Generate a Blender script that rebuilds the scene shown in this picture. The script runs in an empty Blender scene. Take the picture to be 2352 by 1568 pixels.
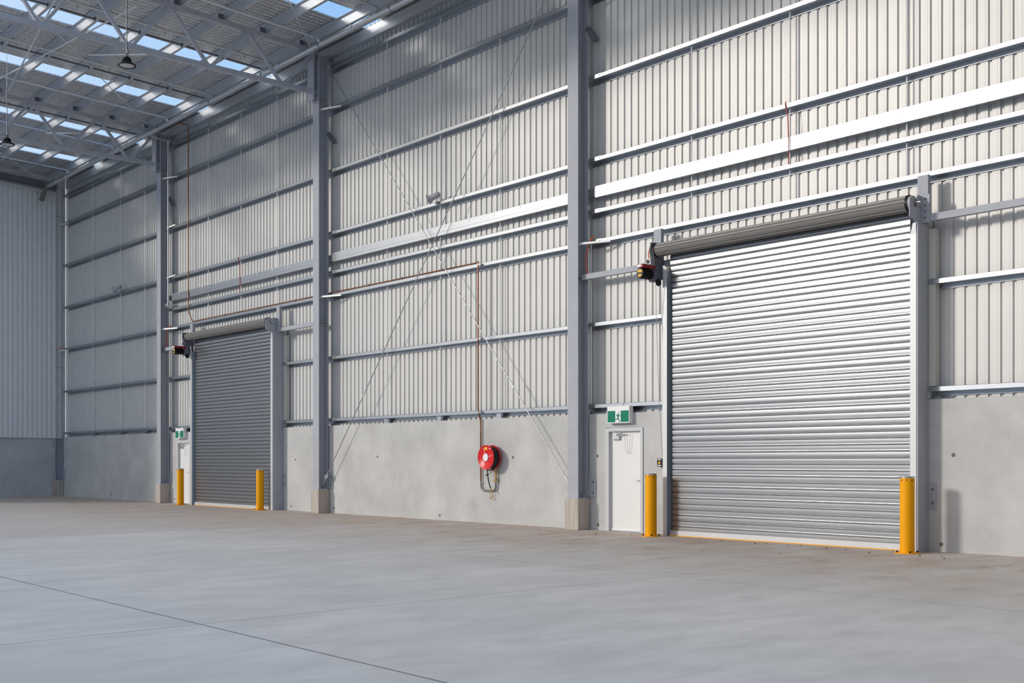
import bpy, bmesh, math, random
from mathutils import Vector, Matrix
random.seed(7)
C = bpy.context.scene.collection
PI = math.pi

# ---------------------------------------------------------------- materials
def nmat(name):
    m = bpy.data.materials.new(name); m.use_nodes = True
    nt = m.node_tree; b = nt.nodes['Principled BSDF']
    return m, nt, b

def simple(name, col, rough=0.5, metal=0.0, var=0.0, vscale=4.0, bump=0.0, bscale=40.0):
    m, nt, b = nmat(name)
    b.inputs['Base Color'].default_value = (*col, 1)
    b.inputs['Roughness'].default_value = rough
    b.inputs['Metallic'].default_value = metal
    tc = nt.nodes.new('ShaderNodeTexCoord')
    if var > 0:
        n = nt.nodes.new('ShaderNodeTexNoise'); n.inputs['Scale'].default_value = vscale; n.inputs['Detail'].default_value = 6
        nt.links.new(tc.outputs['Object'], n.inputs['Vector'])
        r = nt.nodes.new('ShaderNodeValToRGB')
        r.color_ramp.elements[0].position = 0.3; r.color_ramp.elements[1].position = 0.7
        r.color_ramp.elements[0].color = (*[c * (1 - var) for c in col], 1)
        r.color_ramp.elements[1].color = (*[min(1, c * (1 + var)) for c in col], 1)
        nt.links.new(n.outputs['Fac'], r.inputs['Fac']); nt.links.new(r.outputs['Color'], b.inputs['Base Color'])
    if bump > 0:
        n2 = nt.nodes.new('ShaderNodeTexNoise'); n2.inputs['Scale'].default_value = bscale; n2.inputs['Detail'].default_value = 4
        nt.links.new(tc.outputs['Object'], n2.inputs['Vector'])
        bp = nt.nodes.new('ShaderNodeBump'); bp.inputs['Strength'].default_value = bump; bp.inputs['Distance'].default_value = 0.02
        nt.links.new(n2.outputs['Fac'], bp.inputs['Height']); nt.links.new(bp.outputs['Normal'], b.inputs['Normal'])
    return m

def math_node(nt, op, a=None, b=None, c=None):
    n = nt.nodes.new('ShaderNodeMath'); n.operation = op
    for i, v in enumerate((a, b, c)):
        if v is None: continue
        if isinstance(v, (int, float)): n.inputs[i].default_value = v
        else: nt.links.new(v, n.inputs[i])
    return n.outputs[0]

def mixc(nt, fac, c1, c2):
    n = nt.nodes.new('ShaderNodeMix'); n.data_type = 'RGBA'
    if isinstance(fac, float): n.inputs[0].default_value = fac
    else: nt.links.new(fac, n.inputs[0])
    for k, v in ((6, c1), (7, c2)):
        if isinstance(v, tuple): n.inputs[k].default_value = (*v, 1)
        else: nt.links.new(v, n.inputs[k])
    return n.outputs[2]

def noise(nt, vec, scale, detail=5, rough=0.55):
    n = nt.nodes.new('ShaderNodeTexNoise'); n.inputs['Scale'].default_value = scale
    n.inputs['Detail'].default_value = detail; n.inputs['Roughness'].default_value = rough
    nt.links.new(vec, n.inputs['Vector']); return n.outputs['Fac']

def mapr(nt, v, a, b, c=0.0, d=1.0):
    n = nt.nodes.new('ShaderNodeMapRange'); nt.links.new(v, n.inputs[0])
    n.inputs[1].default_value = a; n.inputs[2].default_value = b; n.inputs[3].default_value = c; n.inputs[4].default_value = d
    return n.outputs[0]

def floor_material():
    m, nt, b = nmat('polished_concrete_floor')
    tc = nt.nodes.new('ShaderNodeTexCoord'); P = tc.outputs['Object']
    sx = nt.nodes.new('ShaderNodeSeparateXYZ'); nt.links.new(P, sx.inputs[0]); X, Y = sx.outputs[0], sx.outputs[1]
    mp = nt.nodes.new('ShaderNodeMapping'); mp.inputs['Scale'].default_value = (1.0, 0.45, 1); mp.inputs['Rotation'].default_value = (0, 0, 0.5)
    nt.links.new(P, mp.inputs['Vector'])
    n1 = noise(nt, mp.outputs[0], 0.7, 8, 0.62)
    n2 = noise(nt, mp.outputs[0], 2.6, 8, 0.6)
    nf = noise(nt, P, 60, 3)
    base = mixc(nt, mapr(nt, n1, 0.35, 0.65), (0.58, 0.567, 0.54), (0.69, 0.674, 0.642))
    base = mixc(nt, mapr(nt, n2, 0.42, 0.70, 0, 0.8), base, (0.52, 0.508, 0.485))
    base = mixc(nt, mapr(nt, nf, 0.3, 0.7, 0, 0.16), base, (0.36, 0.36, 0.36))
    # older, browner pour to the left of the joint at x = 25.3
    pour = math_node(nt, 'LESS_THAN', X, 25.35)
    base = mixc(nt, math_node(nt, 'MULTIPLY', pour, 0.5), base, (0.50, 0.44, 0.39))
    # red-brown dust tracked along the wall and in front of the doors
    d = mapr(nt, Y, -7.0, -0.8)
    dn = mapr(nt, noise(nt, mp.outputs[0], 1.1, 9, 0.68), 0.36, 0.62)
    dust = math_node(nt, 'MULTIPLY', d, math_node(nt, 'ADD', math_node(nt, 'MULTIPLY', dn, 0.9), 0.25))
    base = mixc(nt, math_node(nt, 'MINIMUM', dust, 0.9), base, (0.49, 0.385, 0.315))
    ds = mapr(nt, noise(nt, mp.outputs[0], 2.2, 9, 0.7), 0.54, 0.68)
    base = mixc(nt, math_node(nt, 'MULTIPLY', math_node(nt, 'MULTIPLY', ds, d), 0.75), base, (0.30, 0.20, 0.14))
    # saw-cut joints: lines along y every 6.4 m, lines along x at -6.22 and -12.53
    fx = math_node(nt, 'PINGPONG', math_node(nt, 'SUBTRACT', X, 6.1), 3.2)
    jx = math_node(nt, 'LESS_THAN', fx, 0.008)
    ja = math_node(nt, 'LESS_THAN', math_node(nt, 'ABSOLUTE', math_node(nt, 'ADD', Y, 6.22)), 0.008)
    jb = math_node(nt, 'LESS_THAN', math_node(nt, 'ABSOLUTE', math_node(nt, 'ADD', Y, 12.535)), 0.012)
    j = math_node(nt, 'MAXIMUM', jx, math_node(nt, 'MAXIMUM', ja, jb))
    base = mixc(nt, math_node(nt, 'MULTIPLY', j, 0.8), base, (0.12, 0.12, 0.13))
    nt.links.new(base, b.inputs['Base Color'])
    rg = mapr(nt, n2, 0.3, 0.7, 0.62, 0.74); nt.links.new(rg, b.inputs['Roughness'])
    bp = nt.nodes.new('ShaderNodeBump'); bp.inputs['Strength'].default_value = 0.06; bp.inputs['Distance'].default_value = 0.01
    nt.links.new(n2, bp.inputs['Height']); nt.links.new(bp.outputs[0], b.inputs['Normal'])
    return m

def panel_material():
    m, nt, b = nmat('precast_concrete')
    tc = nt.nodes.new('ShaderNodeTexCoord'); P = tc.outputs['Object']
    n1 = noise(nt, P, 0.9, 8, 0.6)
    mp = nt.nodes.new('ShaderNodeMapping'); mp.inputs['Scale'].default_value = (6, 6, 0.6); nt.links.new(P, mp.inputs['Vector'])
    st = noise(nt, mp.outputs[0], 3.0, 5)
    nf = noise(nt, P, 35, 4)
    c = mixc(nt, mapr(nt, n1, 0.36, 0.66), (0.45, 0.448, 0.437), (0.60, 0.597, 0.582))
    c = mixc(nt, mapr(nt, st, 0.4, 0.7, 0, 0.3), c, (0.56, 0.555, 0.54))
    c = mixc(nt, mapr(nt, nf, 0.35, 0.7, 0, 0.2), c, (0.5, 0.49, 0.475))
    bl = mapr(nt, noise(nt, P, 1.7, 4, 0.5), 0.60, 0.70)
    c = mixc(nt, math_node(nt, 'MULTIPLY', bl, 0.35), c, (0.40, 0.395, 0.38))
    nt.links.new(c, b.inputs['Base Color']); b.inputs['Roughness'].default_value = 0.75
    bp = nt.nodes.new('ShaderNodeBump'); bp.inputs['Strength'].default_value = 0.12; bp.inputs['Distance'].default_value = 0.01
    nt.links.new(nf, bp.inputs['Height']); nt.links.new(bp.outputs[0], b.inputs['Normal'])
    return m

def plinth_material():
    m, nt, b = nmat('board_formed_concrete')
    tc = nt.nodes.new('ShaderNodeTexCoord'); P = tc.outputs['Object']
    mp = nt.nodes.new('ShaderNodeMapping'); mp.inputs['Scale'].default_value = (14, 14, 0.7); nt.links.new(P, mp.inputs['Vector'])
    st = noise(nt, mp.outputs[0], 1.5, 5)
    c = mixc(nt, mapr(nt, st, 0.35, 0.65), (0.42, 0.365, 0.31), (0.56, 0.50, 0.44))
    nt.links.new(c, b.inputs['Base Color']); b.inputs['Roughness'].default_value = 0.8
    return m

def foil_material():
    m, nt, b = nmat('reflective_foil_lining')
    tc = nt.nodes.new('ShaderNodeTexCoord'); P = tc.outputs['Object']
    sx = nt.nodes.new('ShaderNodeSeparateXYZ'); nt.links.new(P, sx.inputs[0])
    n1 = noise(nt, P, 9.0, 6, 0.7)
    vor = nt.nodes.new('ShaderNodeTexVoronoi'); vor.inputs['Scale'].default_value = 16; nt.links.new(P, vor.inputs['Vector'])
    # ripples of the roof sheet telegraphing through the foil, and the safety mesh under it
    rip = math_node(nt, 'SINE', math_node(nt, 'MULTIPLY', sx.outputs[0], 2 * PI / 0.19))
    wx = math_node(nt, 'LESS_THAN', math_node(nt, 'PINGPONG', sx.outputs[0], 0.15), 0.006)
    wy = math_node(nt, 'LESS_THAN', math_node(nt, 'PINGPONG', sx.outputs[1], 0.15), 0.006)
    wire = math_node(nt, 'MAXIMUM', wx, wy)
    c = mixc(nt, mapr(nt, n1, 0.3, 0.7), (0.74, 0.72, 0.70), (0.90, 0.89, 0.88))
    c = mixc(nt, math_node(nt, 'MULTIPLY', wire, 0.4), c, (0.12, 0.12, 0.13))
    nt.links.new(c, b.inputs['Base Color'])
    b.inputs['Metallic'].default_value = 0.8; b.inputs['Roughness'].default_value = 0.3
    h = math_node(nt, 'ADD', math_node(nt, 'MULTIPLY', rip, 0.35), math_node(nt, 'ADD', n1, math_node(nt, 'MULTIPLY', vor.outputs['Distance'], 0.9)))
    bp = nt.nodes.new('ShaderNodeBump'); bp.inputs['Strength'].default_value = 0.8; bp.inputs['Distance'].default_value = 0.05
    nt.links.new(h, bp.inputs['Height']); nt.links.new(bp.outputs[0], b.inputs['Normal'])
    return m

def galv_material(name, col, rough, metal, spang=0.08, rv=0.03):
    m, nt, b = nmat(name)
    tc = nt.nodes.new('ShaderNodeTexCoord'); P = tc.outputs['Object']
    vor = nt.nodes.new('ShaderNodeTexVoronoi'); vor.inputs['Scale'].default_value = 130; nt.links.new(P, vor.inputs['Vector'])
    sep = nt.nodes.new('ShaderNodeSeparateColor'); nt.links.new(vor.outputs['Color'], sep.inputs[0])
    n = noise(nt, P, 2.0, 4)
    c = mixc(nt, sep.outputs[0], tuple(k * (1 - spang) for k in col), tuple(min(1, k * (1 + spang)) for k in col))
    c = mixc(nt, mapr(nt, n, 0.35, 0.7, 0, 0.25), c, tuple(k * 0.82 for k in col))
    nt.links.new(c, b.inputs['Base Color'])
    b.inputs['Metallic'].default_value = metal
    nt.links.new(mapr(nt, sep.outputs[1], 0, 1, rough - rv, rough + rv), b.inputs['Roughness'])
    return m

def skylight_material():
    m, nt, b = nmat('clear_roof_sheet')
    out = nt.nodes['Material Output']
    tr = nt.nodes.new('ShaderNodeBsdfTransparent'); tr.inputs[0].default_value = (0.93, 0.95, 0.97, 1)
    gl = nt.nodes.new('ShaderNodeBsdfGlossy'); gl.inputs['Roughness'].default_value = 0.1
    mx = nt.nodes.new('ShaderNodeMixShader'); mx.inputs[0].default_value = 0.05
    nt.links.new(tr.outputs[0], mx.inputs[1]); nt.links.new(gl.outputs[0], mx.inputs[2]); nt.links.new(mx.outputs[0], out.inputs[0])
    return m

def spec(m, v):
    m.node_tree.nodes['Principled BSDF'].inputs['Specular IOR Level'].default_value = v; return m

M = dict(
    floor=floor_material(), panel=panel_material(), plinth=plinth_material(), foil=foil_material(),
    clad=galv_material('wall_sheeting', (0.635, 0.625, 0.60), 0.46, 0.12, 0.02),
    endclad=galv_material('end_wall_sheeting', (0.82, 0.825, 0.83), 0.45, 0.2, 0.02),
    galv=galv_material('galvanised_girt', (0.45, 0.47, 0.495), 0.31, 0.92, 0.02),
    purlin=galv_material('galvanised_purlin', (0.66, 0.68, 0.71), 0.36, 0.5, 0.03),
    curtain=galv_material('galvanised_curtain', (0.36, 0.366, 0.374), 0.30, 0.85, 0.025, 0.0),
    guide=galv_material('galvanised_guide', (0.58, 0.59, 0.60), 0.5, 0.4, 0.05),
    steel=simple('grey_painted_steel', (0.425, 0.44, 0.48), 0.5, 0.0, 0.05, 3.0),
    chord=simple('grey_painted_truss_steel', (0.47, 0.485, 0.53), 0.5, 0.0, 0.05, 3.0),
    darksteel=simple('dark_grey_steel', (0.17, 0.18, 0.20), 0.55, 0.1, 0.1, 4.0),
    pipe=galv_material('galvanised_pipe', (0.72, 0.73, 0.74), 0.28, 0.8, 0.02),
    copper=simple('weathered_copper', (0.29, 0.12, 0.06), 0.42, 0.75, 0.3, 6.0),
    oldpipe=simple('dull_grey_fitting', (0.27, 0.25, 0.23), 0.5, 0.5, 0.2, 10.0),
    brass=simple('brass', (0.62, 0.42, 0.16), 0.35, 0.9, 0.15, 20),
    rod=simple('bright_rod', (0.80, 0.80, 0.80), 0.35, 0.6),
    tie_rod=simple('galvanised_tie_rod', (0.42, 0.43, 0.44), 0.35, 0.85),
    stiff=simple('zinc_rod', (0.82, 0.82, 0.80), 0.5, 0.3),
    yellow=simple('safety_yellow_paint', (0.93, 0.40, 0.0), 0.45, 0.0, 0.03, 3.0),
    black=simple('black_plastic', (0.012, 0.012, 0.013), 0.4),
    mark=simple('black_marking', (0.05, 0.03, 0.01), 0.5),
    rubber=simple('black_hose_rubber', (0.015, 0.015, 0.016), 0.45, 0.0, 0.2, 30),
    red=simple('red_gloss_paint', (0.72, 0.018, 0.022), 0.3, 0.0, 0.04, 5),
    motorred=simple('dark_red_housing', (0.36, 0.025, 0.03), 0.4),
    white=simple('white_paint', (0.86, 0.855, 0.84), 0.45),
    door=simple('white_door_paint', (0.80, 0.795, 0.775), 0.5, 0.0, 0.01, 2),
    frame=simple('grey_door_frame', (0.58, 0.59, 0.60), 0.45),
    chrome=simple('brushed_metal', (0.6, 0.6, 0.6), 0.3, 0.9),
    green=simple('exit_green', (0.0, 0.205, 0.125), 0.5),
    label_yellow=simple('yellow_label', (0.9, 0.50, 0.02), 0.5),
    orange=simple('orange_cable', (0.75, 0.13, 0.03), 0.45),
    redcable=simple('red_cable', (0.5, 0.05, 0.03), 0.45),
    drum=simple('taupe_drum_paint', (0.20, 0.19, 0.18), 0.38, 0.2, 0.05, 5),
    flash=simple('beige_flashing', (0.60, 0.585, 0.54), 0.5),
    cap=simple('grey_cap_flashing', (0.62, 0.63, 0.65), 0.45),
    horn=simple('grey_horn', (0.42, 0.42, 0.43), 0.45),
    lens=simple('lamp_lens', (0.55, 0.57, 0.58), 0.35),
    clip=simple('white_clip', (0.92, 0.92, 0.92), 0.4),
    stone=simple('dark_stone', (0.05, 0.045, 0.04), 0.8),
    tie=simple('tie_hole_filler', (0.17, 0.16, 0.13), 0.85, 0, 0.3, 30),
    ground=simple('outside_hardstand', (0.46, 0.44, 0.41), 0.9, 0.0, 0.1, 0.3),
    skylight=skylight_material(),
)
for k_, v_ in (('steel', .2), ('chord', .25), ('yellow', .2), ('green', .2), ('darksteel', .25), ('floor', .35), ('red', .35), ('black', .3)): spec(M[k_], v_)

# ---------------------------------------------------------------- mesh builder
class MB:
    def __init__(s): s.v = []; s.f = []; s.sm = []
    def add(s, verts, faces, smooth=False):
        o = len(s.v); s.v += [tuple(v) for v in verts]
        for f in faces: s.f.append([i + o for i in f]); s.sm.append(smooth)
        return s
    def box(s, x0, x1, y0, y1, z0, z1):
        v = [(x0,y0,z0),(x1,y0,z0),(x1,y1,z0),(x0,y1,z0),(x0,y0,z1),(x1,y0,z1),(x1,y1,z1),(x0,y1,z1)]
        return s.add(v, [(0,3,2,1),(4,5,6,7),(0,1,5,4),(1,2,6,5),(2,3,7,6),(3,0,4,7)])
    def obox(s, p, q, w, h, up=(0, 0, 1)):
        """bar from p to q, w wide (sideways) and h high (along up)"""
        p, q = Vector(p), Vector(q); d = (q - p).normalized(); u = Vector(up)
        sd = d.cross(u)
        if sd.length < 1e-5: sd = d.cross(Vector((1, 0, 0)))
        sd.normalize(); u = sd.cross(d).normalized()
        v = []
        for c in (p, q):
            for a, b in ((-1,-1),(1,-1),(1,1),(-1,1)): v.append(c + sd * a * w / 2 + u * b * h / 2)
        return s.add(v, [(0,1,2,3),(7,6,5,4),(0,4,5,1),(1,5,6,2),(2,6,7,3),(3,7,4,0)])
    def prism(s, poly, axis, a0, a1):
        """poly = closed outline in the two other axes (in axis order), extruded along axis"""
        n = len(poly); v = []
        for a in (a0, a1):
            for (u, w) in poly:
                v.append({'x': (a,u,w), 'y': (u,a,w), 'z': (u,w,a)}[axis])
        f = [tuple(range(n))[::-1], tuple(range(n, 2*n))]
        for i in range(n): j = (i+1) % n; f.append((i, j, n+j, n+i))
        return s.add(v, f)
    def cyl(s, p, q, r, n=16, r2=None, caps=True):
        p, q = Vector(p), Vector(q); r2 = r if r2 is None else r2
        d = (q - p).normalized(); a = d.orthogonal().normalized(); b = d.cross(a)
        v = [];
        for c, rr in ((p, r), (q, r2)):
            for i in range(n):
                t = 2*PI*i/n; v.append(c + (a*math.cos(t) + b*math.sin(t))*rr)
        s.add(v, [(i, (i+1)%n, n+(i+1)%n, n+i) for i in range(n)], True)
        if caps: s.add(v, [tuple(range(n))[::-1], tuple(range(n, 2*n))])
        return s
    def tube(s, pts, r, n=10, closed=False):
        pts = [Vector(p) for p in pts]; m = len(pts); v = []
        ref = None
        for i in range(m):
            if closed: d = pts[(i+1)%m] - pts[i-1]
            else: d = pts[min(i+1, m-1)] - pts[max(i-1, 0)]
            d.normalize()
            if ref is None: ref = d.orthogonal().normalized()
            a = (ref - d*ref.dot(d)); a.normalize(); ref = a; b = d.cross(a)
            for k in range(n):
                t = 2*PI*k/n; v.append(pts[i] + (a*math.cos(t) + b*math.sin(t))*r)
        f = []
        for i in range(m if closed else m-1):
            j = (i+1) % m
            for k in range(n): f.append((i*n+k, i*n+(k+1)%n, j*n+(k+1)%n, j*n+k))
        s.add(v, f, True)
        if not closed: s.add(v, [tuple(range(n))[::-1], tuple(range((m-1)*n, m*n))])
        return s
    def lathe(s, prof, origin, axis=(0,0,1), n=32, smooth=True):
        """prof = [(radius, height)]; revolved about axis through origin"""
        o = Vector(origin); d = Vector(axis).normalized(); a = d.orthogonal().normalized(); b = d.cross(a); v = []
        for r, h in prof:
            for i in range(n):
                t = 2*PI*i/n; v.append(o + d*h + (a*math.cos(t)+b*math.sin(t))*r)
        f = []
        for k in range(len(prof)-1):
            for i in range(n): f.append((k*n+i, k*n+(i+1)%n, (k+1)*n+(i+1)%n, (k+1)*n+i))
        s.add(v, f, smooth); return s
    def build(s, name, mat, parent=None, origin=None, bevel=0):
        o0 = Vector(origin) if origin is not None else (Vector(parent_world(parent)) if parent else Vector((0,0,0)))
        me = bpy.data.meshes.new(name)
        me.from_pydata([tuple(Vector(v) - o0) for v in s.v], [], s.f)
        bm = bmesh.new(); bm.from_mesh(me)
        bmesh.ops.recalc_face_normals(bm, faces=bm.faces); bm.to_mesh(me); bm.free()
        if len(me.polygons) == len(s.sm):
            me.polygons.foreach_set('use_smooth', s.sm)
        else:
            me.polygons.foreach_set('use_smooth', [any(s.sm)] * len(me.polygons))
        if any(s.sm): 
            try: me.set_sharp_from_angle(angle=math.radians(40))
            except Exception: pass
        me.materials.append(mat)
        ob = bpy.data.objects.new(name, me); C.objects.link(ob)
        if parent: ob.parent = parent
        elif origin is not None: ob.location = o0
        if bevel:
            bv = ob.modifiers.new('bevel', 'BEVEL'); bv.width = bevel; bv.segments = 2; bv.limit_method = 'ANGLE'
        return ob

def parent_world(p):
    x = Vector((0,0,0))
    while p: x += p.location; p = p.parent
    return x

def tag(o, label, cat, group=None, kind=None):
    o['label'] = label; o['category'] = cat
    if group: o['group'] = group
    if kind: o['kind'] = kind
    return o
def thing(name, loc, label, cat, group=None, kind=None):
    o = bpy.data.objects.new(name, None); C.objects.link(o); o.location = loc; o.empty_display_size = 0.1
    return tag(o, label, cat, group, kind)
def copy_thing(o, loc, label=None, parent=None):
    c = o.copy(); C.objects.link(c)
    if parent: c.parent = parent
    else: c.location = loc
    for ch in list(o.children): copy_thing(ch, None, None, c)
    if label: c['label'] = label
    return c
def bx(x0, x1, y0, y1, z0, z1): return MB().box(x0, x1, y0, y1, z0, z1)

# ---------------------------------------------------------------- dimensions (metres)
COLX = [-0.19, 10.01, 20.28, 30.49]          # column lines
YIN, YCL = -0.03, 0.165                      # girt inner face, sheeting pan face
PITCH = 0.036
ROWZ = [2.58, 4.31, 6.06, 6.70, 7.80, 9.54, 11.29, 12.44]   # girt web heights
def roofz(y): return 13.2 + PITCH * abs(y)
def purz(y): return 12.93 + PITCH * abs(y)
R0, R1 = 33.05, 38.20                        # near roller door opening
L0, L1 = 12.55, 17.80                        # far roller door opening

# ---------------------------------------------------------------- setting: floor, ground
fl = MB(); fl.box(-6, 62, -34, 0.02, -0.25, 0.0)
tag(fl.build('floor', M['floor']), 'grey polished concrete floor with saw-cut joints and brown dust', 'floor', kind='structure')
g = MB(); g.add([(-300,-300,-0.26),(300,-300,-0.26),(300,300,-0.26),(-300,300,-0.26)], [(0,1,2,3)])
tag(g.build('outside_ground', M['ground']), 'pale hardstand outside the warehouse', 'ground', kind='structure')

# ---------------------------------------------------------------- back wall
wall = thing('wall_back', (0,0,0), 'long side wall of ribbed metal sheeting above concrete panels', 'wall', kind='structure')
def sheeting(axis_pts, z0, z1, plane):
    mb = MB(); n = len(axis_pts)
    v = [plane(u, d, z0) for u, d in axis_pts] + [plane(u, d, z1) for u, d in axis_pts]
    mb.add(v, [(i, i+1, n+i+1, n+i) for i in range(n-1)]); return mb
def rib_profile(u0, u1, phase, pitch, depth, gw=0.034, sl=0.016, swage=True):
    """flat pans with narrow grooves going away from the room (+depth); returns (u, offset)"""
    pts = [(u0, 0)]; k = math.ceil((u0 + 0.05 - phase) / pitch)
    while True:
        c = phase + k * pitch
        if c > u1 - 0.05: break
        pts += [(c - gw/2 - sl, 0), (c - gw/2, depth), (c + gw/2, depth), (c + gw/2 + sl, 0)]
        if swage:
            a = c + pitch * 0.5
            if a < u1 - 0.1: pts += [(a - 0.026, 0), (a - 0.018, -0.0011), (a + 0.018, -0.0011), (a + 0.026, 0)]
        k += 1
    pts.append((u1, 0)); return pts
PL = lambda u, d, z: (u, YCL + d, z)
clad = MB()
def addm(dst, src):
    o = len(dst.v); dst.v += src.v
    for f in src.f: dst.f.append([i + o for i in f])
    dst.sm += src.sm
for (a, b, z0, z1) in ((-0.25, L0+.1, 2.36, 13.24), (L0+.1, L1-.6, 5.0, 13.24), (L1-.6, R0+.1, 2.36, 13.24), (R0+.1, R1-.6, 5.0, 13.24), (R1-.6, 46, 2.36, 13.24)):
    addm(clad, sheeting(rib_profile(a, b, 36.346, 0.19327, 0.030), z0, z1, PL))
o = clad.build('sheeting', M['clad'], wall)
# precast concrete panels
def panel(boxes, ties):
    mb = MB()
    for b in boxes: mb.box(*b)
    p = mb.build('concrete_panel', M['panel'], wall)
    for (x, z) in ties:
        MB().cyl((x, -0.004, z), (x, 0.01, z), 0.032, 14).build('tie_hole', M['tie'], p)
T0, T1 = 0.0, 0.13
panel([(-0.3, 9.99, T0, T1, 0, 2.45)], [(5.01, .15)])
panel([(10.01, 10.70, T0, T1, 0, 2.45), (10.70, 11.78, T0, T1, 2.12, 2.45), (11.78, 12.53, T0, T1, 0, 2.45)], [(10.5, .14)])
panel([(17.82, 20.27, T0, T1, 0, 2.45)], [(18.35, .13), (18.6, 1.5)])
panel([(20.29, 30.48, T0, T1, 0, 2.45)], [(25.47, .11), (20.68, .14), (22.79, 1.57), (28.19, 1.54)])
panel([(30.50, 31.12, T0, T1, 0, 2.45), (31.12, 32.18, T0, T1, 2.15, 2.45), (32.18, 33.03, T0, T1, 0, 2.45)], [(30.9, .11), (30.88, 1.56)])
panel([(38.22, 46, T0, T1, 0, 2.45)], [(38.73, 1.55), (38.53, .12)])

# ---------------------------------------------------------------- end wall
we = thing('wall_left', (0,0,0), 'end wall of pale grey ribbed sheeting over concrete', 'wall', kind='structure')
prof = [( -p[0], p[1]) for p in rib_profile(0.34, 15.0, 0.47, 0.193, 0.03, 0.05, 0.02, False)]
mb = MB(); n = len(prof)
v = [(0.05 - d, y, 2.42) for y, d in prof] + [(0.05 - d, y, 12.55 + 0.045*abs(y)) for y, d in prof]
mb.add(v, [(i, i+1, n+i+1, n+i) for i in range(n-1)]); mb.build('sheeting', M['endclad'], we)
MB().add([(0.075,-15,12.43+.045*15),(0.075,-.34,12.43+.045*.34),(0.075,-.34,12.57+.045*.34),(0.075,-15,12.57+.045*15),
          (0.03,-15,12.57+.045*15),(0.03,-.34,12.57+.045*.34)], [(0,1,2,3),(3,2,5,4)]).build('cap_flashing', M['cap'], we)
bx(0.0, 0.055, -15, -0.34, 2.40, 2.425).build('base_flashing', M['cap'], we)
MB().box(-0.15, 0.0, -15, -0.49, 0, 2.44).box(-0.15, 0.0, -0.49, -0.352, .66, 2.44).build('concrete_panel', M['panel'], we)
bx(-0.2, -0.1, -15, 0.1, 2.4, 13.7).build('outer_sheeting', M['endclad'], we)
er = MB().obox((0.0, -15, 12.82+.045*15), (0.0, -0.3, 12.82+.045*.3), 0.12, 0.26)
tag(er.build('end_rafter', M['darksteel'], origin=(0,-.3,12.8)), 'dark steel rafter along the top of the end wall', 'beam')

# ---------------------------------------------------------------- side wall continuation, plus walls added out of view to limit stray light
tag(bx(58, 58.2, -40, 0.3, 0, 13.5).build('blocker_wall_right', M['darksteel']), 'unseen dark grey wall added past the near end to limit stray light', 'wall', kind='structure')  # added out of view, kept dark to cut fill from the right
tag(bx(46, 58, YCL, YCL+.04, 0, 13.3).build('wall_back', M['clad']), 'continuation of the long side wall past the near door', 'wall', kind='structure')

tag(bx(-30, 90, -42.3, -42, 0, 10.5).build('blocker_wall_front', M['endclad']), 'unseen plain grey wall added across the yard to block low sky light', 'wall', kind='structure')  # added out of view to hide the low sky and reduce fill

# ---------------------------------------------------------------- roof
YEND = -9.4
ORD = ['first', 'second', 'third', 'fourth', 'fifth', 'sixth', 'seventh', 'eighth', 'ninth', 'tenth', 'eleventh', 'twelfth', 'thirteenth']
SKY = [(2.95, 3.65), (7.12, 7.78), (12.10, 12.88), (16.33, 17.12), (21.95, 22.75), (26.9, 27.7), (32.2, 33.0), (37.2, 38.0), (42.4, 43.2)]  # last four strips are out of view, added for the light they admit
ceil = thing('ceiling', (0,0,13.2), 'pitched roof lined with crinkled silver foil', 'ceiling', kind='structure')
edges = [-0.25] + [e for s in SKY for e in s] + [58.2]
for i in range(0, len(edges), 2):
    x0, x1 = edges[i], edges[i+1]; mb = MB()
    v = []
    for (y, dz) in ((0.22, 0), (YEND, 0), (YEND, 0.03), (0.22, 0.03)):
        z = roofz(y) + dz if y < 0 else 13.2 + dz
        v += [(x0, y, z), (x1, y, z)]
    mb.add(v, [(0,1,3,2),(2,3,5,4),(4,5,7,6),(6,7,1,0),(0,2,4,6),(1,7,5,3)])
    mb.build('foil_lining', M['foil'], ceil)
for i, (x0, x1) in enumerate(SKY):
    mb = MB(); mb.add([(x0,0.22,13.215),(x1,0.22,13.215),(x1,YEND,roofz(YEND)+.015),(x0,YEND,roofz(YEND)+.015)], [(0,1,2,3)])
    tag(mb.build('window_%d' % (i+1), M['skylight']), 'clear roof skylight strip showing blue sky, %s from the end wall' % ORD[i], 'skylight', kind='structure')

# purlins
BAYR = ['the far bay beside the end wall', 'the bay of the far roller door', 'the bay of the hose reel']
PY = [-0.70 - 1.225*k for k in range(8)]
for k, y in enumerate(PY):
    z = purz(y)
    for b in range(3):
        x0 = COLX[b] + (0.25 if b == 0 else 0); x1 = COLX[b+1] if b < 2 else 46
        mb = MB(); h = roofz(y) - 0.003 - z
        mb.box(x0+.005, x1-.005, y-.002, y+.002, z, z+h)
        mb.box(x0+.005, x1-.005, y, y+.075, z, z+.004); mb.box(x0+.005, x1-.005, y+.071, y+.075, z, z+.018)
        mb.box(x0+.005, x1-.005, y-.075, y, z+h-.006, z+h-.002)
        tag(mb.build('roof_purlin', M['purlin'], origin=(x0, y, z)), 'galvanised purlin over %s, %s from side wall' % (BAYR[b], ORD[k]), 'purlin', 'roof purlins')
# eave purlin above the sheeting
for b in range(3):
    x0 = COLX[b] + (0.25 if b == 0 else 0); x1 = COLX[b+1] if b < 2 else 46
    mb = MB(); mb.box(x0+.005, x1-.005, 0.05, 0.055, 12.80, 13.12); mb.box(x0+.005, x1-.005, 0.05, 0.15, 12.80, 12.805)
    mb.box(x0+.005, x1-.005, 0.05, 0.15, 13.115, 13.12)
    tag(mb.build('eave_purlin', M['purlin'], origin=(x0, 0.05, 12.8)), 'deep eave purlin topping the side wall in %s' % BAYR[b], 'purlin', 'eave purlins')

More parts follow.
